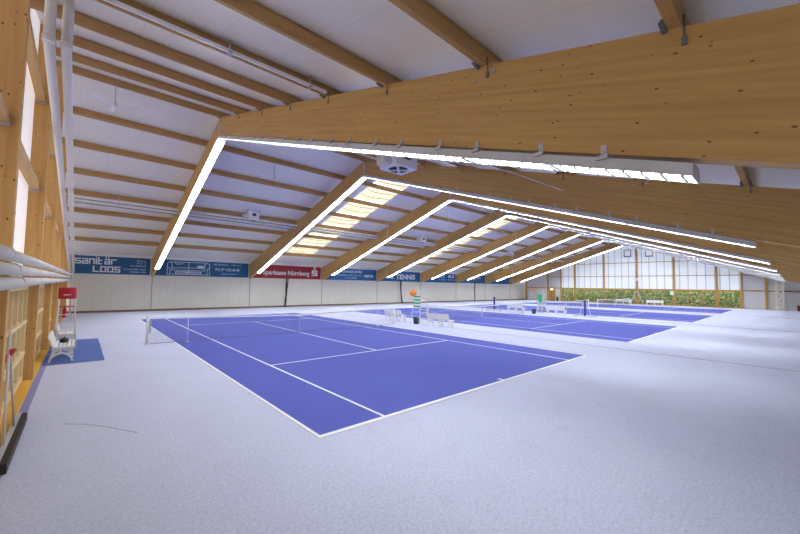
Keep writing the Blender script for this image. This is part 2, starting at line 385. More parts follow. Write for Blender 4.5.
# ------------------------------------------------------------------ strip lamps under every frame
def strip(x, ya, yb, label, hooks, louvre):
    """ya = ridge end, yb = eave end"""
    o = (x, ya, ztray(ya))
    t = thing('strip_light', o, label, 'strip light', 'continuous strip lights under the roof frames')
    sg = 1 if yb > ya else -1
    n = 12; L_ = abs(yb-ya)
    # housing: trapezoid section, open below
    a, b2 = .145, .185; hh = .14
    m = MB()
    sec = [(-b2,0),(-a,hh),(a,hh),(b2,0),(b2-.018,0),(a-.02,hh-.02),(-a+.02,hh-.02),(-b2+.018,0)]
    m.prism([(x+dx, ya, ztray(ya)+dz) for dx,dz in sec], (0, yb-ya, ztray(yb)-ztray(ya)))
    for yy in (ya, yb-.012*sg):
        m.prism([(x-b2,yy,ztray(yy)),(x-a,yy,ztray(yy)+hh),(x+a,yy,ztray(yy)+hh),(x+b2,yy,ztray(yy))], (0,.012*sg,0))
    m.build('housing', M['housing'], t, o)
    for k in range(n):
        y0 = ya + (yb-ya)*k/n + .03*sg; y1 = ya + (yb-ya)*(k+1)/n - .03*sg
        m = MB(); up, hh_, e = (.018, .02, .12) if louvre else (.005, .02, .11)
        m.prism([(x-e,y0,ztray(y0)+up),(x+e,y0,ztray(y0)+up),(x+e,y1,ztray(y1)+up),(x-e,y1,ztray(y1)+up)], (0,0,hh_))
        df = m.build('diffuser', M['tube'], t, o)
        m = MB(); yy = ya + (yb-ya)*k/n; m.box(x-b2+.01, x+b2-.01, yy-(.02 if louvre else .055), yy+(.02 if louvre else .055), ztray(yy)-.004, ztray(yy)+.05); m.build('end_joint', M['housing'], df, o)
    if louvre:
        m = MB(); nb = int(L_/.17)
        for k in range(nb):
            yy = ya + (yb-ya)*(k+.5)/nb; m.box(x-b2+.02, x+b2-.02, yy-.014, yy+.014, ztray(yy)-.012, ztray(yy)+.016)
        for dx in (-.06,.04): m.prism([(x+dx,ya,ztray(ya)),(x+dx+.02,ya,ztray(ya)),(x+dx+.02,yb,ztray(yb)),(x+dx,yb,ztray(yb))], (0,0,.016))
        m.build('louvre', M['wmetal'], t, o)
    if hooks:
        yy = yb - .8*sg
        while (yy-ya)*sg > .4:
            m = MB(); z = zb(yy); s = x-.11
            m.box(s-.012, s, yy-.03, yy+.03, z-.03, z+.10); m.bar((s-.006,yy,z+.02),(x-.16,yy+.03,ztray(yy)+hh+.01), .03, .012)
            m.box(x-.2, x-.08, yy-.06, yy+.06, ztray(yy)+hh-.03, ztray(yy)+hh+.012)
            m.build('hook', M['galv'], t, o); yy -= sg*(.75 if k % 2 else 1.0); k += 1
    return t
for k, x in enumerate(XF):
    strip(x, YR+.05, 29.25, 'white strip light under the far slope of the %s roof frame' % (ORD[k] if k < 7 else 'farthest'), False, k < 1)
    strip(x, YR-.05, -4.51, 'white strip light under the near slope of the %s roof frame' % (ORD[k] if k < 7 else 'farthest'), k < 2, k < 2)

# ------------------------------------------------------------------ long wall with banners
BZ0, BZ1 = 3.04, 4.44
m = MB(); m.box(X0-.2, X1+.2, YF, YF+.12, 0, BZ0)
tag(m.build('wall_back', M['wall']), 'cream ribbed sheet wall along the far side of the courts', 'wall', kind='structure')
m = MB(); m.box(X0-.2, X1+.2, YF, YF+.12, BZ0, zroof(YF)+.1)
tag(m.build('wall_back_upper', M['wallup']), 'white wall band above and behind the advertising banners', 'wall', kind='structure')
m = MB(); m.box(X0+.3, X1-.3, YF-.03, YF, 0, .16)
tag(m.build('baseboard_back', plain('brown_skirting', (.20,.13,.08), .7)), 'brown skirting board along the cream far wall', 'skirting', kind='structure')
m = MB()
for x in XF: m.box(x-.03, x+.03, YF-.02, YF, .16, BZ0)
tag(m.build('trim_5', plain('joint_grey', (.30,.30,.29), .7)), 'grey cover strips on the cream wall below the roof frames', 'trim', kind='structure')

# lettering -------------------------------------------------------
def text_mesh(txt, size, bold=0.0, sx=1.0):
    cu = bpy.data.curves.new('lettering', 'FONT'); cu.body = txt; cu.size = size; cu.offset = bold; cu.extrude = .004
    ob = bpy.data.objects.new('lettering', cu); C.objects.link(ob)
    bpy.context.view_layer.update()
    me = bpy.data.meshes.new_from_object(ob.evaluated_get(bpy.context.evaluated_depsgraph_get()))
    vs = [v.co.copy() for v in me.vertices]; fs = [tuple(p.vertices) for p in me.polygons]
    bpy.data.objects.remove(ob); bpy.data.curves.remove(cu); bpy.data.meshes.remove(me)
    return [Vector((v.x*sx, v.y, v.z)) for v in vs], fs
def put_text(mb, txt, x, z, size, y, bold=0., width=None, align='left'):
    """letters on a wall facing -y, reading left to right along +x"""
    vs, fs = text_mesh(txt, size, bold)
    x0 = min(v.x for v in vs); x1 = max(v.x for v in vs); k = 1. if width is None else width/(x1-x0)
    w = (x1-x0)*k
    xo = x if align == 'left' else (x-w if align == 'right' else x-w/2)
    mb.add([(xo+(v.x-x0)*k, y-.006-v.z, z+v.y) for v in vs], fs)
GL = {'s': ['1111','1000','1111','0001','1111'], 'a': ['1111','0001','1111','1001','1111'], 'n': ['1111','1001','1001','1001','1001'],
      'i': ['1','1','1','1','1'], 't': ['1000','1110','1000','1000','1110'], 'r': ['1111','1000','1000','1000','1000'],
      'l': ['1000','1000','1000','1000','1111'], 'o': ['1111','1001','1001','1001','1111']}
def block_text(t, o, mat, txt, x, z, cell, y):
    for ch in txt:
        key = 'a' if ch == 'ä' else ch
        rows = GL[key]; mb = MB()
        cells = {(i, 4-r) for r, row in enumerate(rows) for i, c in enumerate(row) if c == '1'}
        if ch == 'ä': cells |= {(0.6,5.7),(2.4,5.7)}
        if ch == 'i': cells |= {(0,5.7)}
        if ch == 't': cells |= {(0,5)}
        for i, r in cells: mb.box(x+i*cell, x+(i+1.0)*cell, y-.014, y-.004, z+r*cell, z+(r+1)*cell)
        mb.build('letter', mat, t, o)
        x += (len(rows[0])+.55)*cell
def scribble(mb, x0, x1, z, h, y, seed):
    """small print: a row of letter-high strokes"""
    rnd = random.Random(seed); x = x0
    while x < x1:
        w = rnd.uniform(.05,.11)*h/.12
        if rnd.random() > .16: mb.box(x, min(x+w*.8, x1), y-.011, y-.004, z, z+h*rnd.choice((.75,1.,.75)))
        x += w
def banner(k, xa, xb, mat, label):
    o = (xa, YF-.04, BZ0)
    t = thing('banner', o, label, 'banner', 'advertising banners on the far wall')
    m = MB(); m.box(xa, xb, YF-.04, YF-.005, BZ0, BZ1); m.build('banner_sheet', mat, t, o)
    return t, o, YF-.04
bx = [-3.72] + [x+.16 for x in XF]; be = [x-.2 for x in XF] + [64.25]
t, o, yb_ = banner(0, -3.66, be[0], M['bblue'], 'dark blue banner reading sanitär loos in block letters, at the window wall corner')
block_text(t, o, M['bwhite'], 'sanitär', -3.36, BZ0+.76, .088, yb_); block_text(t, o, M['bwhite'], 'loos', -2.30, BZ0+.14, .096, yb_)
for j, (a, z) in enumerate(((.45,1.10),(.45,.90),(.0,.68),(-.40,.40),(-.1,.18))):
    m = MB(); scribble(m, a, 1.10, BZ0+z, .10, yb_, j); m.build('small_print', M['bprint'], t, o)
t, o, yb_ = banner(1, bx[1], be[1], M['bblue'], 'dark blue banner with a white outline drawing of a sofa')
m = MB(); y = yb_-.008
def st(p, q, w=.05): m.bar((p[0],y,p[1]),(q[0],y,q[1]), w, .008, up=(0,1,0))
sx0, sz0 = 2.62, BZ0+.12
P_ = lambda a, b: (sx0+a*3.35, sz0+b*1.16)
for pl in ([(.06,.02),(.94,.02)],[(.0,.55),(.0,.85),(.06,.95),(.10,.80),(.10,.30)],[(.06,.95),(.94,.98)],[(.0,.55),(.06,.45),(.06,.0),(.0,.0),(.0,.55)],
           [(1.,.6),(1.,.85),(.94,.98),(.88,.85),(.88,.32)],[(1.,.6),(.94,.48),(.94,.0),(1.,.0),(1.,.6)],[(.10,.34),(.88,.34)],[(.49,.36),(.49,.95)],[(.10,.50),(.49,.54)],[(.49,.54),(.88,.52)],[(.16,.9),(.22,.78),(.36,.86)]):
    for a, b in zip(pl, pl[1:]): st(P_(*a), P_(*b), .045)
m.build('sofa_drawing', M['bwhite'], t, o)
m = MB(); m.box(*[P_(.18,0)[0], P_(.80,0)[0]], y-.002, y+.004, sz0+.08, sz0+.30); m.build('name_plate', M['bwhite'], t, o)
m = MB(); put_text(m, 'MÖBEL LANGER', P_(.21,0)[0], sz0+.115, .19, y-.002, .006, width=1.9); m.build('lettering', M['bblue'], t, o)
m = MB()
for k_ in range(4): m.box(P_(.70+.04*k_,0)[0], P_(.735+.04*k_,0)[0], y-.004, y+.004, sz0+.62-.02*(k_%2), sz0+.86)
m.build('price_mark', M['bwhite'], t, o)
m = MB(); put_text(m, 'Tel. 09 11/2 40 40', 6.45, BZ0+.58, .34, yb_, .012, width=2.2); m.build('phone_number', M['bwhite'], t, o)
m = MB(); scribble(m, 6.3, 8.8, BZ0+1.1, .13, yb_, 11); scribble(m, 7.0, 8.4, BZ0+.24, .10, yb_, 12); m.build('small_print', M['bprint'], t, o)
t, o, yb_ = banner(2, bx[2], be[2], M['bred'], 'red banner with white lettering Die Sparkasse Nürnberg and an S emblem')
m = MB(); put_text(m, 'Die Sparkasse Nürnberg', 9.9, BZ0+.40, .66, yb_, .016, width=6.3); m.build('lettering', M['bwhite'], t, o)
m = MB(); ex, ez = 16.5, BZ0+.28
for (a,b,c,d) in ((0,.72,.10,.26),(0,.72,.34,.50),(0,.72,.58,.74),(0,.16,.5,.58),(.56,.72,.26,.34)): m.box(ex+a, ex+b, yb_-.014, yb_-.004, ez+c, ez+d)
m.prism([(ex+.36+.14*math.cos(a*PI/8), yb_-.014, ez+.95+.13*math.sin(a*PI/8)) for a in range(16)], (0,.01,0))
m.build('emblem', M['bwhite'], t, o)
t, o, yb_ = banner(3, bx[3], be[3], M['bblue2'], 'bright blue banner with two rows of white print, right of the red banner')
m = MB(); put_text(m, 'STORHAUS LINKE', 20.0, BZ0+.92, .40, yb_, .008, width=3.5); m.build('lettering', M['bwhite'], t, o); m = MB(); put_text(m, 'BERTSI', 23.85, BZ0+.42, .42, yb_, .02, width=1.45); m.build('lettering', M['bwhite'], t, o)
m = MB(); scribble(m, 19.9, 23.5, BZ0+.54, .15, yb_, 21); scribble(m, 20.9, 22.7, BZ0+.22, .15, yb_, 22); m.build('small_print', M['bprint'], t, o)
t, o, yb_ = banner(4, bx[4], be[4], M['bblue2'], 'bright blue banner with large white TENNIS lettering')
m = MB(); put_text(m, 'OG', 27.3, BZ0+.38, .74, yb_, .02, width=1.5); m.build('lettering', M['bwhite'], t, o); m = MB(); put_text(m, 'TENNIS', 29.25, BZ0+.33, .95, yb_, .03, width=3.7); m.build('lettering', M['bwhite'], t, o)
t, o, yb_ = banner(5, bx[5], be[5], M['bblue2'], 'bright blue banner with BUS lettering, right of the TENNIS banner')
m = MB(); put_text(m, 'LOFT', 37.5, BZ0+.72, .62, yb_, .02, width=2.0); m.build('lettering', M['bwhite'], t, o); m = MB(); put_text(m, 'BUS', 40.3, BZ0+.78, .62, yb_, .02, width=1.5); m.build('lettering', M['bwhite'], t, o)
m = MB(); scribble(m, 38.0, 39.6, BZ0+.36, .2, yb_, 31); scribble(m, 40.3, 41.9, BZ0+.36, .22, yb_, 32); m.build('small_print', M['bprint'], t, o)
for k, lab in ((6,'blue banner on the far wall, second from the glazed gable corner'),(7,'blue banner on the far wall in the last bay before the glazed gable')):
    t, o, yb_ = banner(k, bx[k], be[k], M['bblue2'], lab)
    m = MB(); scribble(m, bx[k]+3, bx[k]+6.5, BZ0+.8, .4, yb_, 40+k); m.build('small_print', M['bprint'], t, o)
# gathered divider nets hanging on the far wall
for i, x in enumerate((13.6, 30.1, 47.2)):
    m = MB(); rnd = random.Random(i)
    for s in range(4):
        ph = rnd.random()*6
        m.tube([(x+.05*math.sin(ph)+.03*math.sin(z*2.1+ph)+(.35*(1-z/3.2)**3 if i == 1 else 0)-(.16*(1-z/3.2) if i == 0 else 0), YF-.16+.04*math.cos(ph)+.015*math.cos(z*3), z) for z in [3.2*q/10 for q in range(11)]], [.03+.05*(q/10.)*(1-q/10.)*2 for q in range(11)], 7)
    tag(m.build('divider_net', M['divnet'], None, (x,YF-.16,0), True), ['black gathered divider net hanging on the wall below the red banner','black gathered divider net hanging on the wall below the TENNIS banner','black gathered divider net hanging on the wall farthest from the camera'][i], 'divider net', 'gathered divider nets')

# ------------------------------------------------------------------ window wall on the left
PX = -3.69                                    # room-side face of the posts
m = MB(); m.box(X0-.06, X0, YN, YF+.1, 2.36, 9.0)
m.v = []; m.f = []
m.prism([(X0-.06,YN,2.36),(X0-.06,YN,zroof(YN)),(X0-.06,YR,zroof(YR)),(X0-.06,YF+.1,zroof(YF+.1)),(X0-.06,YF+.1,2.36)], (.06,0,0))
tag(m.build('wall_left', M['leftsheet']), 'white translucent ribbed sheet behind the wooden posts', 'wall', kind='structure')
m = MB(); m.box(X0-.06, PX, YN, YF, 0, .10)
tag(m.build('baseboard_left', M['sill']), 'yellow wooden sill board at the foot of the window wall', 'sill', kind='structure')
PYL = [-7.55,-2.65,2.25,7.15,12.05,16.95,21.8,26.7,31.2]
plab = {2.25:'glulam wall post nearest the camera, beside the drag brush', 7.15:'second glulam wall post, just before the white benches',
        12.05:'third glulam wall post, beside the red umpire seat', 16.95:'fourth glulam wall post, behind the red umpire seat', 21.8:'fifth glulam wall post, beyond the red umpire seat',
        26.7:'last full glulam wall post before the banner corner', 31.2:'slim glulam post in the corner by the sanitär loos banner', -2.65:'glulam wall post left of the camera', -7.55:'glulam wall post in the rear corner'}
for py in PYL:
    if py < -5: continue
    m = MB(); m.box(X0, PX, py-.11, py+.11, .10, zt(py))
    if py == 31.2: m = MB(); m.box(X0, PX, py-.11, py+.09, .10, zt(py+.1))
    tag(m.build('wall_post', M['post'], None, (X0,py,.1)), plab[py], 'wall post', 'glulam posts of the window wall')
RZ = [2.36, 4.64, 6.82, 9.0]
rn = ['above the windows','behind the horizontal pipes','at middle height','high under the roof']
for i in range(len(PYL)-1):
    ya, yb = PYL[i]+.11, PYL[i+1]-.11
    if yb < -3: continue
    for j, z in enumerate(RZ):
        if z+.2 > min(zt(ya), zt(yb)): continue
        m = MB(); m.box(-3.95, -3.80, ya, yb, z, z+.16)
        o = tag(m.build('wall_rail', M['rail'], None, (-3.9,ya,z)), None, 'wall rail', 'timber rails between the wall posts')
        if PYL[i] > 0: o['label'] = 'timber rail %s between the %s and %s wall post' % (('low, directly above the window','just above the pipes','at mid height','high under the roof')[j], ORD[i-2], ORD[i-1] if i < 7 else 'corner')
        else: o['label'] = 'timber rail %s in the wall bay %s' % (('low, directly above the window','just above the pipes','at mid height','high under the roof')[j], 'just left of the camera' if i == 1 else 'in the rear corner')
        s = MB(); s.box(-3.97,-3.78, yb-.03, yb, z-.05, z+.06); s.build('rail_shoe', M['galv'], o, (-3.9,ya,z)) if 0 < i < 5 else None
for i in range(len(PYL)-1):
    ya, yb = PYL[i]+.11, PYL[i+1]-.11
    o = (X0, ya, .1)
    w = thing('window_%d' % (i+1), o, None, 'window', None, 'structure')
    w['label'] = 'wooden lattice window in the wall bay after the %s post' % (['hidden corner','nearest hidden','first','second','third','fourth','fifth','sixth'][i])
    m = MB(); xa, xb = -3.96, -3.86
    m.box(xa, xb, ya, yb, .10, .22); m.box(xa, xb, ya, yb, 2.24, 2.36); m.box(xa, xb, ya, ya+.09, .22, 2.24); m.box(xa, xb, yb-.09, yb, .22, 2.24)
    m.build('window_frame', M['jamb'], w, o)
    m = MB()
    for z in (.76, 1.50): m.box(xa, xb+.02, ya+.09, yb-.09, z-.035, z+.035)
    for q in range(1, 6):
        yy = ya + (yb-ya)*q/6.; m.box(xa+.01, xb-.01, yy-.03, yy+.03, .22, 2.24)
    m.build('muntins', M['jamb'], w, o)
    m = MB(); m.box(-3.975, -3.955, ya+.05, yb-.05, .2, 2.26); m.build('window_pane', M['creampane'], w, o)
# pipes and ducts
for q, (za, zb_) in enumerate(((2.715,2.95),(2.57,2.71),(2.425,2.52))):
    t = thing('heating_pipe', (-3.5,-3,za), ['topmost','middle','lowest'][q] + ' of the three white horizontal pipes along the window wall', 'pipe', 'horizontal pipes along the window wall')
    o = (-3.5,-3,za)
    m = MB(); m.tube([(-3.52,-3.0,za-.03),(-3.52,5,za+(zb_-za)*.2),(-3.52,31.1,zb_)], .066, 14); m.build('pipe_jacket', M['duct'], t, o, True)
    m = MB()
    for s in range(12):
        yy = .2+s*2.6+q*.5; zz = za + (zb_-za)*(yy+1)/32.
        if yy < 30.5: m.tube([(-3.52,yy,zz),(-3.52,yy+.03,zz)], .069, 14)
    m.build('clamp', M['galv'], t, o, True)
for q, (x, z, xe) in enumerate(((-3.57,6.75,-3.58),(-3.35,6.86,-3.40))):
    o = (x, 3.64, z)
    t = thing('air_duct', o, ['outer','inner'][q] + ' white duct slanting to the banner corner, ' + ['beside the posts','on the court side'][q], 'duct', 'pair of slanting ducts')
    yb0 = 3.64+.24*q
    zt_ = zroof(yb0)-.05
    m = MB(); m.tube([(x,yb0,zt_),(x,yb0,z)], .082, 14); m.build('upright_tube', M['duct'], t, o, True)
    m = MB(); m.tube([(x,yb0,z+.05),(x,yb0+.03,z-.01),(xe,30.9,3.15)], .079, 14); m.build('slanting_tube', M['duct'], t, o, True)
    m = MB(); m.tube([(x,yb0,z+.07),(x,yb0,z-.05)], .09, 14)
    m.build('elbow', M['duct'], t, o, True)
    m = MB()
    for s in (.3,.6,.85):
        yy = yb0+(30.9-yb0)*s; zz = z+(3.15-z)*s; m.tube([(x,yy,zz),(x,yy+.04,zz-.006)], .092, 12)
    m.build('clamp', M['galv'], t, o, True)
# grey corner column pipe
m = MB(); m.tube([(-3.45,31.05,.02),(-3.45,31.05,zt(31.05))], .05, 12)
tag(m.build('downpipe', M['duct'], None, (-3.45,31.05,0), True), 'white vertical pipe in the corner beside the sanitär loos banner', 'pipe')

# conduits and pipes along the roof
o = (X0+.3, 2.4, zt(2.4))
t = thing('conduit', o, 'slim white conduit along a purlin in the first roof bay above the camera', 'conduit')
m = MB(); m.prism([(X0+.3,2.40,zt(2.40)),(X0+.3,2.50,zt(2.5)),(X0+.3,2.50,zt(2.5)+.07),(X0+.3,2.40,zt(2.40)+.07)], (5.0,0,0)); m.build('channel', M['wmetal'], t, o)
m = MB()
for x in (-3.0,-.9,.9): m.bar((x,2.45,zt(2.45)+.05),(x,2.45,zroof(2.45)), .03, .03); m.box(x-.04,x+.04,2.38,2.53,zt(2.45)-.03,zt(2.45)+.02)
m.build('hanger', M['galv'], t, o)
for q, dy in enumerate((0., .26)):
    yy = 21.05+dy; z = zb(yy)+.72-.085*q
    o = (X0+.5, yy, z)
    t = thing('gas_pipe', o, ['upper','lower'][q] + ' white pipe running the length of the hall under the far slope', 'pipe', 'pipes under the far roof slope')
    m = MB(); m.tube([(X0+.5,yy,z),(X1-.4,yy,z)], .06, 10); m.build('pipe_run', M['white'], t, o, True)
    m = MB(); m.box(X0+.5,X1-.4,yy-.05,yy+.05,z-.10,z-.062); m.build('support_rail', M['raildark'], t, o)
    for s in range(22):
        x = -1.5+s*3.0; m = MB()
        m.tube([(x,yy,z),(x,yy,zroof(yy))], .008, 5); m.tube([(x-.02,yy,z),(x+.02,yy,z)], .068, 8); m.build('hanger', M['galv'], t, o)

# ------------------------------------------------------------------ fan heaters
def heater(x, y, z, label, s=1.0, cube=False):
    o = (x,y,z)
    t = thing('fan_heater', o, label, 'heater', 'white fan heaters hanging from the roof')
    w, d, h = (.47*s, .42*s, .44*s) if cube else (.52*s, .45*s, .30*s)
    m = MB(); m.box(x-w,x+w,y-d,y+d,z,z+2*h)
    m.build('casing', M['fanwhite'], t, o)
    m = MB(); m.prism([(x+.36*s*math.cos(a*PI/12),y+.36*s*math.sin(a*PI/12),z-.012) for a in range(24)], (0,0,.01)); m.build('fan_opening', M['black'], t, o)
    m = MB(); e = .44*s
    for q in range(2):
        a = PI/4+q*PI/2; m.bar((x-e*math.cos(a),y-e*math.sin(a),z-.03),(x+e*math.cos(a),y+e*math.sin(a),z-.03), .09*s, .02)
    m.build('fan_guard', M['wmetal'], t, o)
    m = MB(); m.box(x-w*.35,x+w*.35,y-d-.012,y-d,z+h*.9,z+h*1.5); m.build('grille', M['black'], t, o)
    m = MB(); m.box(x-w-.32*s,x-w,y-d*.5,y+d*.5,z+.02,z+h*1.1); m.tube([(x-w-.5*s,y,z+h),(x-w,y,z+h)], .07*s, 10); m.build('burner_box', M['duct'], t, o)
    m = MB()
    for ax in (-.8,.8):
        for ay in (-.7,.7):
            yy = y+d*ay; m.tube([(x+w*ax,yy,z+2*h),(x+w*ax+.28*ax,yy,zroof(yy))], .014, 5)
    m.build('hanger_rod', M['black'], t, o)
    return t, o
heater(5.12, 4.0, 6.50, 'white fan heater with a crossed guard, hanging in front of the second roof frame', .95)
t = [c for c in C.objects if c.name.startswith('fan_heater')][0]
KK = lambda x, y, z: (-2.945+.95*(x+2.945), -5.1315+.95*(y+5.1315), 2.4523+.95*(z-2.4523))
for pts in ([(2.0,8.2,7.86),(3.2,6.6,7.55),(4.3,5.3,7.35),(4.8,4.8,7.2)], [(2.0,9.0,8.1),(3.2,7.0,7.6),(4.3,5.5,7.4),(4.8,4.9,7.25)], [(5.9,4.2,7.15),(6.8,3.2,7.0),(8.2,1.6,6.6),(10.0,.4,6.0)]):
    m = MB(); m.tube([KK(*p) for p in pts], .018, 6); m.build('supply_cable', M['duct'], t, (5.12,4.0,6.50))
for i, x in enumerate((6.15, 23.7, 41.2, 54.9)):
    heater(x, 21.15, 7.02, 'white fan heater on the far slope between the %s and %s roof frames' % (('first','third','fifth','seventh')[i], ('second','fourth','sixth','farthest')[i]), .78, True)

# ceiling fans
def fan(x, y, z, label, a0):
    o = (x,y,z); t = thing('ceiling_fan', o, label, 'ceiling fan', 'white three-bladed ceiling fans')
    m = MB(); m.tube([(x,y,z),(x,y,zt(y) if abs(y-YR)<.1 else zroof(y))], .013, 6); m.build('rod', M['galv'], t, o)
    m = MB(); m.lathe([(.03,-.09),(.09,-.07),(.10,0),(.05,.06),(.02,.08)], (x,y,z), 14); m.build('motor', M['wmetal'], t, o, True)
    for q in range(3):
        a = a0+q*2*PI/3; d = Vector((math.cos(a),math.sin(a),0)); n = Vector((-d.y,d.x,.25)).normalized()
        m = MB(); p = Vector((x,y,z-.02)); m.add([p+d*.08+n*.05,p+d*.08-n*.05,p+d*.78-n*.09,p+d*.78+n*.09,p+d*.08+n*.03+Vector((0,0,.01)),p+d*.08-n*.03+Vector((0,0,.01)),p+d*.78-n*.09+Vector((0,0,.01)),p+d*.78+n*.09+Vector((0,0,.01))],
              [(0,3,2,1),(4,5,6,7),(0,1,5,4),(1,2,6,5),(2,3,7,6),(3,0,4,7)]); m.build('blade', M['fanwhite'], t, o)
fan(-2.28, YR, 9.30, 'white three-bladed ceiling fan hanging from the ridge near the slanting ducts', -.44)
fan(5.17, 14.95, 8.62, 'white three-bladed ceiling fan between the first two roof frames', 1.1)

# hanging cords
for i, (x, y, z0, lab) in enumerate(((15.3,16.73,3.22,'thin white cord hanging from the skylight bay in front of the blue banners'),(19.0,13.4,7.42,'short thin cord hanging from the third roof frame ridge'),(40.97,20.65,3.05,'thin cord hanging below the fan heater far down the hall'))):
    m = MB(); m.tube([(x,y,z0),(x,y,zroof(y))], .011, 5); m.lathe([(.015,-.08),(.03,-.05),(.02,0)], (x,y,z0), 8)
    tag(m.build('pull_cord', M['duct'], None, (x,y,z0)), lab, 'cord', 'hanging cords')

# ------------------------------------------------------------------ glazed gable at the far end
GX = 64.31
GP = [(31.3,'corner'),(26.82,''),(24.3,''),(21.76,''),(16.9,''),(12.0,''),(7.13,''),(2.25,''),(-.3,''),(-2.66,''),(-7.55,'')]
gl = ['gable post in the corner at the far banner wall','gable post left of the brown door','gable post at the left edge of the glazing','gable post first within the glazing, by the low hedge window','gable post second within the glazing, left of the small vents',
      'gable post in the middle, carrying the white lantern and braces','gable post carrying the green exit sign','gable post fourth from the middle bench, right part of the glazing','gable post at the right edge of the glazing','gable post between grey panels, left of the white lattice column','gable post in the far right corner']
for (py, _), lab in zip(GP, gl):
    m = MB(); hw = .13 if py not in (24.3,-.3) else .10
    m.box(GX, X1-.065, py-hw, py+hw, 0, zt(py) if py < 31 else zt(31.4)-.02)
    tag(m.build('gable_post', M['gable_post'], None, (GX,py,0)), lab, 'gable post', 'posts of the glazed gable')
win = 9; gn = 0
wb = {(24.3,21.76):'first',(21.76,16.9):'second',(16.9,12.0):'third',(12.0,7.13):'fourth',(7.13,2.25):'fifth',(2.25,-.3):'sixth'}
for (ya, _), (yb, _) in zip(GP, GP[1:]):
    hi, lo = ya-.13, yb+.13
    glazed = (ya, yb) in wb
    if not glazed:
        wall_r = MB(); wall_r.prism([(X1-.06,hi+.13,0),(X1-.06,hi+.13,zroof(hi)),(X1-.06,lo-.13,zroof(lo)),(X1-.06,lo-.13,0)], (.06,0,0))
        tag(wall_r.build('wall_right', M['gablewall']), 'pale grey sheet panel of the far gable in ' + {31.3:'the corner bay',26.82:'the bay right of the door',-.3:'the bay right of the glazing',-2.66:'the bay behind the lattice column'}[ya], 'wall', kind='structure')
    for z in (2.38, 4.54, 6.76, 8.95):
        if z+.16 < min(zt(hi), zt(lo)):
            m = MB(); m.box(GX+.06, X1-.06, lo, hi, z, z+(.15 if z < 3 else .09)); gn += 1
            nm = {2.38:'lowest',4.54:'second',6.76:'third',8.95:'top'}[z]
            where = ('the %s glazed bay from the left' % wb[(ya,yb)]) if glazed else {31.3:'the corner bay',26.82:'the bay right of the door',-.3:'the grey bay right of the glazing',-2.66:'the grey bay behind the lattice column'}[ya]
            tag(m.build('gable_rail', M['gable_rail'], None, (GX,lo,z)), '%s timber rail across %s of the far gable' % (nm, where), 'gable rail', 'rails of the glazed gable')
    if glazed:
        o = (X1-.1, lo, 0)
        w = thing('window_%d' % win, o, 'hedge view window low in the %s glazed bay of the far gable' % wb[(ya,yb)], 'window', None, 'structure'); win += 1
        m = MB(); xa, xb = X1-.2, X1-.1
        m.box(xa,xb,lo,hi,0,.14); m.box(xa,xb,lo,hi,2.28,2.38); m.box(xa,xb,lo,lo+.07,.14,2.28); m.box(xa,xb,hi-.07,hi,.14,2.28); m.build('window_frame', M['gable_post'], w, o)
        m = MB(); nq = 3 if hi-lo > 3 else 2
        for q in range(1, nq): yy = lo+(hi-lo)*q/nq; m.box(xa+.02,xb-.02,yy-.04,yy+.04,.14,2.28)
        if yb < 12: m.box(xa+.02,xb-.02,lo+.07,hi-.07,1.28,1.34)
        m.build('muntins', M['gable_post'], w, o)
        m = MB(); m.box(X1-.16,X1-.15,lo+.05,hi-.05,.12,2.3); m.build('window_pane', M['pane'], w, o)
        o = (X1-.1, lo, 2.4)
        w = thing('window_%d' % win, o, 'white translucent glazing high in the %s glazed bay of the far gable' % wb[(ya,yb)], 'window', None, 'structure'); win += 1
        ring = [(X1-.06,hi+.13,2.42),(X1-.06,hi+.13,zroof(hi))]
        ring += [(X1-.06,lo-.13,zroof(lo)),(X1-.06,lo-.13,2.42)]
        if hi > YR > lo: ring.insert(2, (X1-.06,YR,zroof(YR)))
        m = MB(); m.prism(ring, (.05,0,0)); m.build('window_pane', M['polycarb'], w, o)
for i, (y0, y1, z0, z1) in enumerate(((12.75,13.85,7.75,9.0),(9.75,10.85,7.65,8.85))):
    o = (X1-.12, y0, z0)
    w = thing('vent_window', o, ['small grey framed vent window left of the middle gable post, high up','small grey framed vent window right of the middle gable post, high up'][i], 'vent window', 'small vent windows high in the gable')
    m = MB(); xa, xb = X1-.14, X1-.062
    for a in ((y0,y1,z0,z0+.22),(y0,y1,z1-.12,z1),(y0,y0+.14,z0+.22,z1-.12),(y1-.14,y1,z0+.22,z1-.12)): m.box(xa,xb,*a)
    m.build('vent_frame', plain('vent_frame_grey%d' % i, (.20,.23,.21) if i == 0 else (.30,.32,.34), .5), w, o)
    m = MB(); m.box(X1-.10,X1-.07,y0+.1,y1-.1,z0+.2,z1-.1); m.build('vent_pane', M['polycarb'], w, o)
# door
o = (GX+.1, 25.55, 0)
d = thing('door_1', o, 'brown wooden door in the far gable under a lit sign', 'door', None, 'structure')
m = MB(); m.box(X1-.14,X1-.07,25.5,26.66,0,2.3); m.build('door_leaf', M['door'], d, o)
m = MB(); m.box(X1-.2,X1-.06,26.6,26.70,0,2.38); m.box(X1-.2,X1-.06,25.44,25.54,0,2.38); m.build('door_frame', M['gable_post'], d, o)
m = MB(); m.box(X1-.22,X1-.14,25.66,25.72,1.0,1.05); m.box(X1-.24,X1-.21,25.66,25.80,1.0,1.04); m.build('door_handle', M['galv'], d, o)
m = MB(); m.box(X1-.24,X1-.15,25.85,26.35,2.06,2.30)
tag(m.build('lit_sign', M['warm'], None, (X1-.2,26.1,2.06)), 'small warm glowing sign above the brown gable door', 'lit sign')
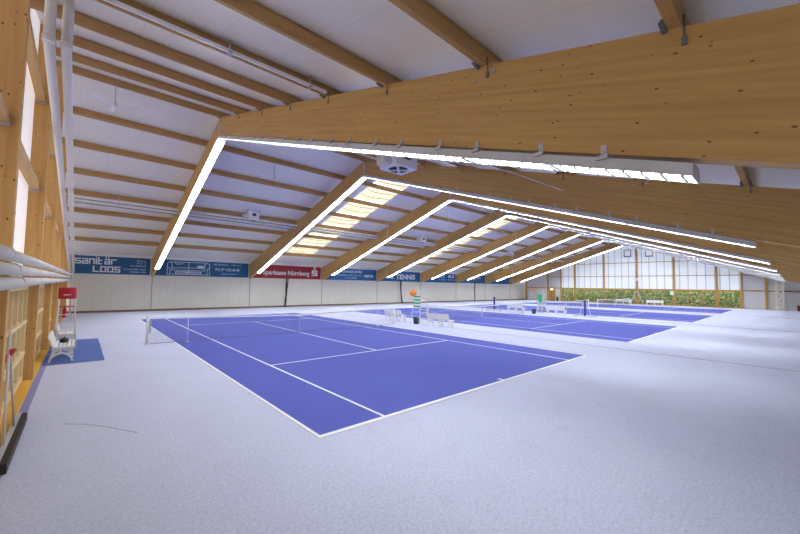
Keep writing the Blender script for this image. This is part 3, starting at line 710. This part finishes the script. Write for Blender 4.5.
# exit sign on the post
o = (GX-.05, 7.5, 1.5)
t = thing('exit_sign', o, 'green and white exit sign on a gable post above the right bench', 'sign')
m = MB(); m.box(GX-.05,GX-.005,7.2,7.65,1.65,2.25); m.build('sign_plate', M['exit'], t, o)
m = MB(); m.box(GX-.06,GX-.05,7.24,7.36,1.7,2.2); m.box(GX-.06,GX-.05,7.4,7.6,1.7,2.1); m.build('pictogram', M['signwhite'], t, o)
# lantern on middle post and braces
o = (GX-.2, 12.0, 3.9)
t = thing('wall_lantern', o, 'white box lantern on the middle post of the glazed gable', 'lantern')
m = MB(); m.box(GX-.2,GX-.005,11.7,12.3,3.95,4.2); m.build('lantern_box', M['wmetal'], t, o)
m = MB(); m.box(GX-.18,GX-.02,11.82,12.18,3.82,3.95); m.build('lantern_lens', M['signwhite'], t, o)
for i, s in enumerate((1,-1)):
    m = MB(); m.bar((GX-.12,12+s*.12,2.2),(GX-.12,12+s*.85,0.02), .10, .06, up=(1,0,0)); m.box(GX-.2,GX-.04,12+s*.85-.1,12+s*.85+.1,0,.03)
    tag(m.build('steel_brace', M['galv'], None, (GX-.12,12+s*.85,0)), 'grey steel brace slanting %s from the middle gable post' % ('left towards the left bench','right towards the right bench')[i], 'brace', 'steel braces of the middle gable post')
# lattice column
o = (GX-.55, -3.85, 0)
t = thing('lattice_column', o, 'white steel lattice column standing before the grey gable panels at right', 'lattice column')
for q, y in enumerate((-3.55,-4.15)):
    m = MB(); m.box(GX-.66,GX-.5,y-.08,y+.08,0,zb(y)+.3); m.build('chord', M['cream'], t, o)
m = MB(); zz = .1; s = 1
while zz < 3.4:
    m.bar((GX-.56,-3.85+s*.28,zz),(GX-.56,-3.85-s*.28,zz+.55), .14, .07, up=(1,0,0)); zz += .55; s = -s
m.build('web_bars', M['cream'], t, o)
m = MB(); m.box(GX-.7,GX-.35,-5.75,-5.3,0,.7)
tag(m.build('equipment_box', plain('dark_red_box', (.16,.02,.025), .6), None, (GX-.5,-5.35,0)), 'dark red box on the floor at the far right gable panels', 'box')
m = MB(); m.box(GX-.3,GX-.02,24.75,25.05,0,.8)
tag(m.build('floor_cabinet', M['bin'], None, (GX-.2,24.9,0)), 'small dark cabinet beside the brown gable door', 'cabinet')
# enclosing walls behind and beside the camera
m = MB(); m.box(X0-.2, X1+.2, YN-.12, YN, 0, zroof(YN)+.2)
tag(m.build('wall_front', plain('wall_front_grey', (.36,.35,.34), .7)), 'unseen grey long wall on the camera side of the hall', 'wall', kind='structure')  # out of view; grey tone chosen to weaken bounce light on the near floor

# ------------------------------------------------------------------ outside
m = MB(); m.box(X1+.2, 140, -60, 90, -.4, -.12)
tag(m.build('ground_outside', M['ground']), 'grassy ground outside behind the far gable windows', 'ground', kind='structure')
m = MB(); rnd = random.Random(5)
for q in range(5200):
    y = rnd.uniform(-5, 29); x = 67.5+rnd.uniform(0,2.2); z = rnd.uniform(-.1, 2.9+.5*math.sin(y*.9)+.3*math.sin(y*2.3))
    d = Vector((rnd.uniform(-1,1),rnd.uniform(-1,1),rnd.uniform(-.6,1))).normalized(); u = d.orthogonal().normalized(); w = d.cross(u)
    s = rnd.uniform(.09,.22); p = Vector((x,y,z))
    m.add([p-u*s*.45, p-w*s, p+u*s*.45, p+w*s+d*.04], [(0,1,2,3)])
leafm, nt, b = newmat('hedge_leaves')
tc = N(nt,'ShaderNodeTexCoord'); nz = N(nt,'ShaderNodeTexNoise',Scale=2.2,Detail=6.,Roughness=.7); nt.links.new(tc.outputs['Object'], nz.inputs['Vector'])
rp = N(nt,'ShaderNodeValToRGB'); e = rp.color_ramp.elements; e[0].position=.36; e[0].color=(.20,.15,.09,1); e[1].position=.60; e[1].color=(.90,.86,.52,1)
e2 = rp.color_ramp.elements.new(.5); e2.color=(.42,.46,.16,1)
nt.links.new(nz.outputs['Fac'], rp.inputs[0]); nt.links.new(rp.outputs[0], b.inputs['Base Color']); b.inputs['Roughness'].default_value=.7
tag(m.build('hedge', leafm), 'leafy green hedge growing outside the low gable windows', 'hedge', kind='stuff')
m = MB(); m.box(69.9, 70.4, -8, 33, -.12, 2.6)
tag(m.build('hedge_core', M['leafdark']), 'dense dark green inside of the hedge outside the gable', 'hedge', kind='stuff')

# ------------------------------------------------------------------ tennis nets
def make_net(ox, label):
    cx, y = ox+5.485, 11.885; o = (cx,y,0); H = 1.07; half = 6.4
    t = thing('tennis_net', o, label, 'tennis net', 'tennis nets across the courts')
    def top(x): return .914+(H-.914)*abs(x)/half
    for s in (-1,1):
        m = MB(); m.tube([(cx+s*half,y,0.006),(cx+s*half,y,H+.03)], .05, 14); m.tube([(cx+s*half,y,.006),(cx+s*half,y,.03)], .09, 14); m.tube([(cx+s*half,y,H+.03),(cx+s*half,y,H+.05)], .056, 14)
        p = m.build('net_post', M['wmetal'], t, o, True)
        if s < 0:
            m = MB(); m.box(cx+s*half+.05,cx+s*half+.11,y-.04,y+.04,.45,.95); m.tube([(cx+s*half+.08,y-.04,.8),(cx+s*half+.08,y-.16,.8),(cx+s*half+.08,y-.16,.66)], .012, 6); m.build('winder', M['galv'], p, o)
    m = MB()
    for s in (-1,1): m.bar((cx,y,top(0)-.035),(cx+s*(half-.05),y,H-.035), .02, .07)
    m.build('net_band', M['line'], t, o)
    m = MB(); g = .065; n = int(2*(half-.08)/g)
    for i in range(n+1):
        x = -half+.08+i*g; m.bar((cx+x,y,.03),(cx+x,y,top(x)-.05), .0042, .0042)
    nr = 15
    for j in range(nr):
        f = j/nr
        for s in (-1,1): m.bar((cx,y,.03+f*(top(0)-.08)),(cx+s*(half-.08),y,.03+f*(H-.08)), .0042, .0042)
    m.bar((cx-half+.08,y,.03),(cx+half-.08,y,.03), .012, .02)
    m.build('netting', M['netting'], t, o)
    m = MB(); m.bar((cx,y-.012,.0),(cx,y-.012,.93), .055, .006, up=(1,0,0)); m.bar((cx,y+.012,.0),(cx,y+.012,.93), .055, .006, up=(1,0,0)); m.build('center_strap', M['line'], t, o)
    return t
nlab = ['tennis net across the nearest blue court','tennis net across the second blue court, behind the first benches','tennis net across the third blue court','tennis net across the farthest blue court']
for c in range(4): make_net(c*CP, nlab[c])
for i, x in enumerate((.456, 10.52)):
    m = MB(); m.tube([(x,11.79,.006),(x,11.79,1.07)], .011, 8); m.box(x-.06,x+.06,11.75,11.84,.0065,.02)
    tag(m.build('singles_stick', M['wmetal'], None, (x,11.79,0), True), ['slim white singles stick propping the nearest net, by its left post','slim white singles stick propping the nearest net, by its right post'][i], 'singles stick', 'singles sticks of the nearest net')

# ------------------------------------------------------------------ benches
def make_bench(L_, name_label):
    """slatted plastic bench along local y, open side towards +x"""
    t = thing('bench', (0,0,0), name_label, 'bench', 'white slatted benches')
    for i in range(5):
        x = -.16+i*.095
        m = MB(); m.box(x-.036,x+.036,-L_/2,L_/2,.415+.012*abs(i-2)*.5,.445+.012*abs(i-2)*.5); m.build('seat_slat', M['white'], t)
    for i in range(4):
        z = .48+i*.092; x = -.23-.03*i
        m = MB(); m.bar((x,-L_/2,z),(x,L_/2,z), .028, .086, up=(-.33,0,1)); m.build('back_slat', M['white'], t)
    for yy in (-L_/2+.09, 0, L_/2-.09):
        m = MB(); w = .05
        def arc(pts):
            for a, b in zip(pts, pts[1:]): m.bar((a[0],yy,a[1]),(b[0],yy,b[1]), .045, w, up=(0,1,0)) if 0 else m.bar((a[0],yy,a[1]),(b[0],yy,b[1]), .05, w, up=(-(b[1]-a[1]),0,b[0]-a[0]))
        arc([(-.30,.0),(-.27,.12),(-.18,.22),(-.03,.27),(.10,.22),(.19,.12),(.22,0)])
        arc([(-.20,.2),(-.21,.40),(-.28,.62),(-.335,.80)])
        arc([(.12,.2),(.19,.30),(.23,.41)]); arc([(-.2,.40),(.23,.405)]); arc([(-.10,.25),(-.02,.40)])
        m.build('leg', M['white'], t)
    return t
b0 = make_bench(1.75, 'white slatted bench nearest the camera, on the blue mat by the window wall'); b0.location = (-3.25, 10.55, .006)
clone(b0, (-3.25, 14.1, .006), 0, 'white slatted bench behind the red umpire chair, on the blue mat')
for (x, y, rz, lab) in ((13.42,13.45,0,'white bench left of the umpire chair between the nearest two courts'),
                        (13.42,9.3,0,'white bench right of the umpire chair between the nearest two courts'),
                        (29.3,13.4,0,'white bench left of the green umpire chair between the second and third courts'),
                        (29.2,9.35,0,'white bench right of the green umpire chair between the second and third courts'),
                        (62.2,13.4,PI,'pale bench by the gable, left of the steel braces'),
                        (62.2,9.2,PI,'pale bench by the gable, right of the steel braces')):
    b = clone(b0, (x,y,0), rz, lab)
    if x > 60: b.scale = (1,1.25,1)
    elif x > 20: b.scale = (1,1.0,1)
# bag on the first bench
o = (-3.28,10.75,.46)
t = thing('sports_bag', o, 'small black bag lying on the nearest white bench', 'bag')
m = MB(); m.lathe([(.02,0),(.11,.0),(.13,.05),(.11,.11),(.05,.13)], (0,0,0), 12)
m.v = [(x*.9-3.26, y*1.7+10.9, z+.457) for x,y,z in m.v]; m.build('bag_body', M['black'], t, o, True)
m = MB(); m.tube([(-3.26,10.76,.57),(-3.26,10.82,.63),(-3.26,10.98,.63),(-3.26,11.04,.57)], .012, 6); m.build('handle', M['black'], t, o)

# ------------------------------------------------------------------ umpire chairs
def umpire(label, loc, rz, w, seat_mat, seat_name, style):
    """faces local +x; w = width along y"""
    t = thing('umpire_chair', (0,0,0), label, 'umpire chair', 'tall umpire chairs')
    r = .020; hw = w/2; sz = 1.50
    for s in (-1,1):
        m = MB(); m.tube([(.42,s*(hw+.06),0),(.20,s*hw,sz),(.20,s*hw,sz+.30)], r, 8); m.build('leg', M['wmetal'], t, smooth=True)
        m = MB(); m.tube([(-.50,s*(hw+.09),0),(-.22,s*hw,sz),(-.28,s*hw,2.2)], r, 8); m.build('leg', M['wmetal'], t, smooth=True)
        m = MB(); m.tube([(-.24,s*hw,sz+.30),(.26,s*hw,sz+.30)], r*1.2, 8); m.build('armrest', M['wmetal'], t, smooth=True)
        m = MB(); m.tube([(-.37,s*(hw+.05),.75),(.31,s*(hw+.03),.75)], r*.8, 6); m.build('side_brace', M['wmetal'], t, smooth=True)
    for z in (.3,.6,.9,1.2):
        f = z/sz; m = MB(); m.box(.42-.22*f-.03,.42-.22*f+.03,-hw-.04,hw+.04,z-.012,z+.012); m.build('step', M['wmetal'], t)
    for z in (.45,1.05):
        f = z/sz; m = MB(); m.tube([(-.5+.28*f,-hw-.06,z),(-.5+.28*f,hw+.06,z)], r*.8, 6); m.build('back_brace', M['wmetal'], t)
    m = MB(); m.box(-.22,.22,-hw+.01,hw-.01,sz,sz+.035); m.build('seat', M['white'] if style else seat_mat, t)
    if style == 0:                     # red curved back panel
        m = MB(); n = 10; ring = []
        for i in range(n+1):
            a = -1+2*i/n; ring.append((-.27-.05*(1-a*a), a*(hw+.01), 0))
        vs = []; fs = []
        for z, sh in ((1.80,0),(1.84,.0),(2.16,-.04),(2.21,-.05)):
            for p in ring: vs.append((p[0]+sh, p[1]*(.9 if z in (1.80,2.21) else 1), z))
        k = n+1
        for j in range(3):
            for i in range(n): fs.append((j*k+i,j*k+i+1,(j+1)*k+i+1,(j+1)*k+i))
        m.add(vs, fs); o2 = m.build('backrest', seat_mat, t, smooth=True)
        md = o2.modifiers.new('thick','SOLIDIFY'); md.thickness = .025
        m = MB()
        for j, (a, b) in enumerate(((-.10,.10),(-.08,.08),(-.10,.10))): m.box(-.36,-.352,a,b,1.93+j*.07,1.955+j*.07)
        m.build('back_slots', M['white'], o2)
    else:                              # striped cover hanging behind the seat
        bk = None
        for j in range(7):
            z0 = 1.08+j*.105; mm = seat_mat if j % 2 == 0 else M['white']
            m = MB(); m.prism([(-.30-.01*j,-hw+.02-.02*j*0,z0),(-.30-.01*j,hw-.02,z0),(-.30-.01*(j+1),hw-.02,z0+.105),(-.30-.01*(j+1),-hw+.02,z0+.105)], (.03,0,0))
            m.build('cover_band', mm, t)
    t.location = loc; t.rotation_euler = (0,0,rz)
    return t
umpire('white tubular umpire chair with a red backrest, by the window wall', (-3.28,12.7,.006), PI/2, .44, M['red'], 'backrest', 0)
def parasol(parent, p, label):
    """folded orange cover tied on top of the chair"""
    x, y, z = p
    m = MB(); m.lathe([(.05,0),(.18,.04),(.24,.14),(.21,.26),(.12,.34),(.06,.38),(.08,.41),(.05,.46),(.01,.48)], p, 14)
    m.v = [(a+.02*math.sin(9*b+c*7), b+.02*math.cos(11*a+5*c), c) for a,b,c in m.v]
    return m.build('folded_sunshade', M['orange'], parent, smooth=True)
t = umpire('umpire chair with a green striped cover and folded orange shade, beside the nearest benches', (13.62,11.25,0), 0, .62, M['green'], 'cover', 1)
parasol(t, (-.25,.42,1.80), '')
t = umpire('umpire chair with a green cover between the second and third courts', (30.0,11.1,0), 0, .44, M['green'], 'cover', 1)
for c_ in list(t.children):
    if c_.name.startswith('cover_band'): c_.data.materials[0] = M['green']
t = umpire('white umpire chair with an orange backrest, far away by the banner wall corner', (61.6,28.6,0), PI/2, .9, M['orange'], 'cover', 1)
for c_ in list(t.children):
    if c_.name.startswith('cover_band'):
        c_.data.materials[0] = M['orange']; c_.location.z = .75; c_.scale = (1,.75,.9)

# bins
def bin_(x, y, lab):
    o = (x,y,0); t = thing('waste_bin', o, lab, 'bin', 'dark waste bins by the benches')
    m = MB(); m.lathe([(.15,0),(.17,.02),(.21,.46),(.19,.46),(.15,.05)], o, 18); m.build('bin_body', M['bin'], t, o, True)
    m = MB(); m.lathe([(.205,.44),(.225,.44),(.225,.47),(.205,.47)], o, 18); m.build('bin_rim', M['bin'], t, o, True)
bin_(13.3, 11.3, 'dark waste bin beside the nearest benches')
bin_(28.9, 11.35, 'dark waste bin beside the benches of the second gap')

# padded practice-net stands
def stand(x, y, lab):
    o = (x,y,0); t = thing('padded_stand', o, lab, 'stand', 'padded stands on white feet')
    m = MB(); m.box(x-.06,x+.06,y-.06,y+.06,.06,1.42); m.build('padded_post', M['navy'], t, o)
    m = MB(); m.tube([(x,y-1.0,.06),(x,y+1.0,.06)], .055, 10); m.build('foot_tube', M['wmetal'], t, o, True)
    for s in (-1,1):
        m = MB(); m.tube([(x,y+s*.46,.1),(x,y+s*.22,1.0),(x,y+s*.08,1.1)], .02, 8); m.build('side_strut', M['wmetal'], t, o, True)
    m = MB()
    for s in (-1,1): m.box(x-.18,x+.18,y+s*.9-.05,y+s*.9+.05,0,.02)
    m.build('foot_plate', M['galv'], t, o)
stand(29.75, 7.1, 'navy padded stand on a white foot, right of the second row of benches')
stand(29.75, 16.2, 'navy padded stand on a white foot, left of the second row of benches')

# ------------------------------------------------------------------ drag brush by the window wall
o = (-3.58, 2.75, 0)
t = thing('drag_brush', o, 'wide court drag brush with a black bristle head leaning on the window wall', 'brush')
m = MB(); m.box(-3.60,-3.53,1.55,3.90,.02,.15); m.build('bristle_head', M['brownbrush'], t, o)
m = MB(); m.box(-3.66,-3.60,1.60,3.88,.03,.17); m.build('brush_board', plain('brush_board_grey', (.55,.57,.58), .5), t, o)
m = MB(); m.tube([(-3.64,2.25,.14),(-3.665,2.42,1.75)], .016, 8); m.build('handle', M['wmetal'], t, o, True)
m = MB(); m.tube([(-3.62,3.1,.14),(-3.665,2.56,1.45)], .014, 8); m.build('handle', M['galv'], t, o, True)
m = MB(); m.box(-3.69,-3.65,2.40,2.56,1.27,1.38); m.bar((-3.66,2.53,1.36),(-3.62,2.62,1.43), .03, .035); m.bar((-3.66,2.41,1.36),(-3.63,2.36,1.46), .03, .035); m.build('grip', M['red'], t, o)
# extinguisher on the wall
o = (-3.55, 23.4, .3)
t = thing('fire_extinguisher', o, 'red fire extinguisher on the window wall beyond the umpire chair', 'fire extinguisher')
m = MB(); m.lathe([(.03,0),(.09,.02),(.095,.05),(.095,.46),(.07,.54),(.03,.58)], (-3.57,23.4,.30), 14); m.build('cylinder_body', M['red'], t, o, True)
m = MB(); m.box(-3.61,-3.53,23.37,23.43,.88,.95); m.tube([(-3.57,23.36,.9),(-3.53,23.28,.8),(-3.54,23.29,.5)], .014, 6); m.build('valve_hose', M['black'], t, o)
m = MB(); m.box(-3.69,-3.665,23.32,23.48,.35,.85); m.build('wall_bracket', M['galv'], t, o)

# ------------------------------------------------------------------ daylight, camera, colour
w = bpy.data.worlds.new('world'); bpy.context.scene.world = w; w.use_nodes = True
bg = w.node_tree.nodes['Background']; bg.inputs[0].default_value = (.86,.93,1.,1); bg.inputs[1].default_value = 3.0
sun = bpy.data.lights.new('sun', 'SUN'); sun.energy = 1.4; sun.angle = .05
so = bpy.data.objects.new('sun', sun); C.objects.link(so); so.rotation_euler = (math.radians(48), 0, math.radians(-70)); so.location = (80,0,30)

q = dict(cx=-2.9448, cy=-5.1315, cz=2.4523, yaw=.7321, pit=.0528, rol=.0146, f=354.316)
f = Vector((math.sin(q['yaw'])*math.cos(q['pit']), math.cos(q['yaw'])*math.cos(q['pit']), math.sin(q['pit'])))
rt = Vector((math.cos(q['yaw']), -math.sin(q['yaw']), 0)); up = rt.cross(f)
c_, s_ = math.cos(q['rol']), math.sin(q['rol'])
rt2 = rt*c_ + up*s_; up2 = up*c_ - rt*s_
cam = bpy.data.cameras.new('camera'); cam.sensor_width = 36.; cam.lens = q['f']/800*36.; cam.clip_start = .05; cam.clip_end = 400
co = bpy.data.objects.new('camera', cam); C.objects.link(co)
Mx = Matrix((rt2, up2, -f)).transposed().to_4x4(); Mx.translation = (q['cx'], q['cy'], q['cz'])
co.matrix_world = Mx
sc = bpy.context.scene; sc.camera = co
sc.view_settings.view_transform = 'Standard'; sc.view_settings.look = 'None'; sc.view_settings.gamma = 1.; sc.view_settings.use_curve_mapping = False
sc.view_settings.exposure = .13
sc.cycles.max_bounces = 8; sc.cycles.diffuse_bounces = 5; sc.cycles.transparent_max_bounces = 24
sc.cycles.caustics_reflective = False; sc.cycles.caustics_refractive = False
sc.cycles.sample_clamp_indirect = 6.
sc.cycles.use_denoising = True
sc.cycles.filter_width = 1.5
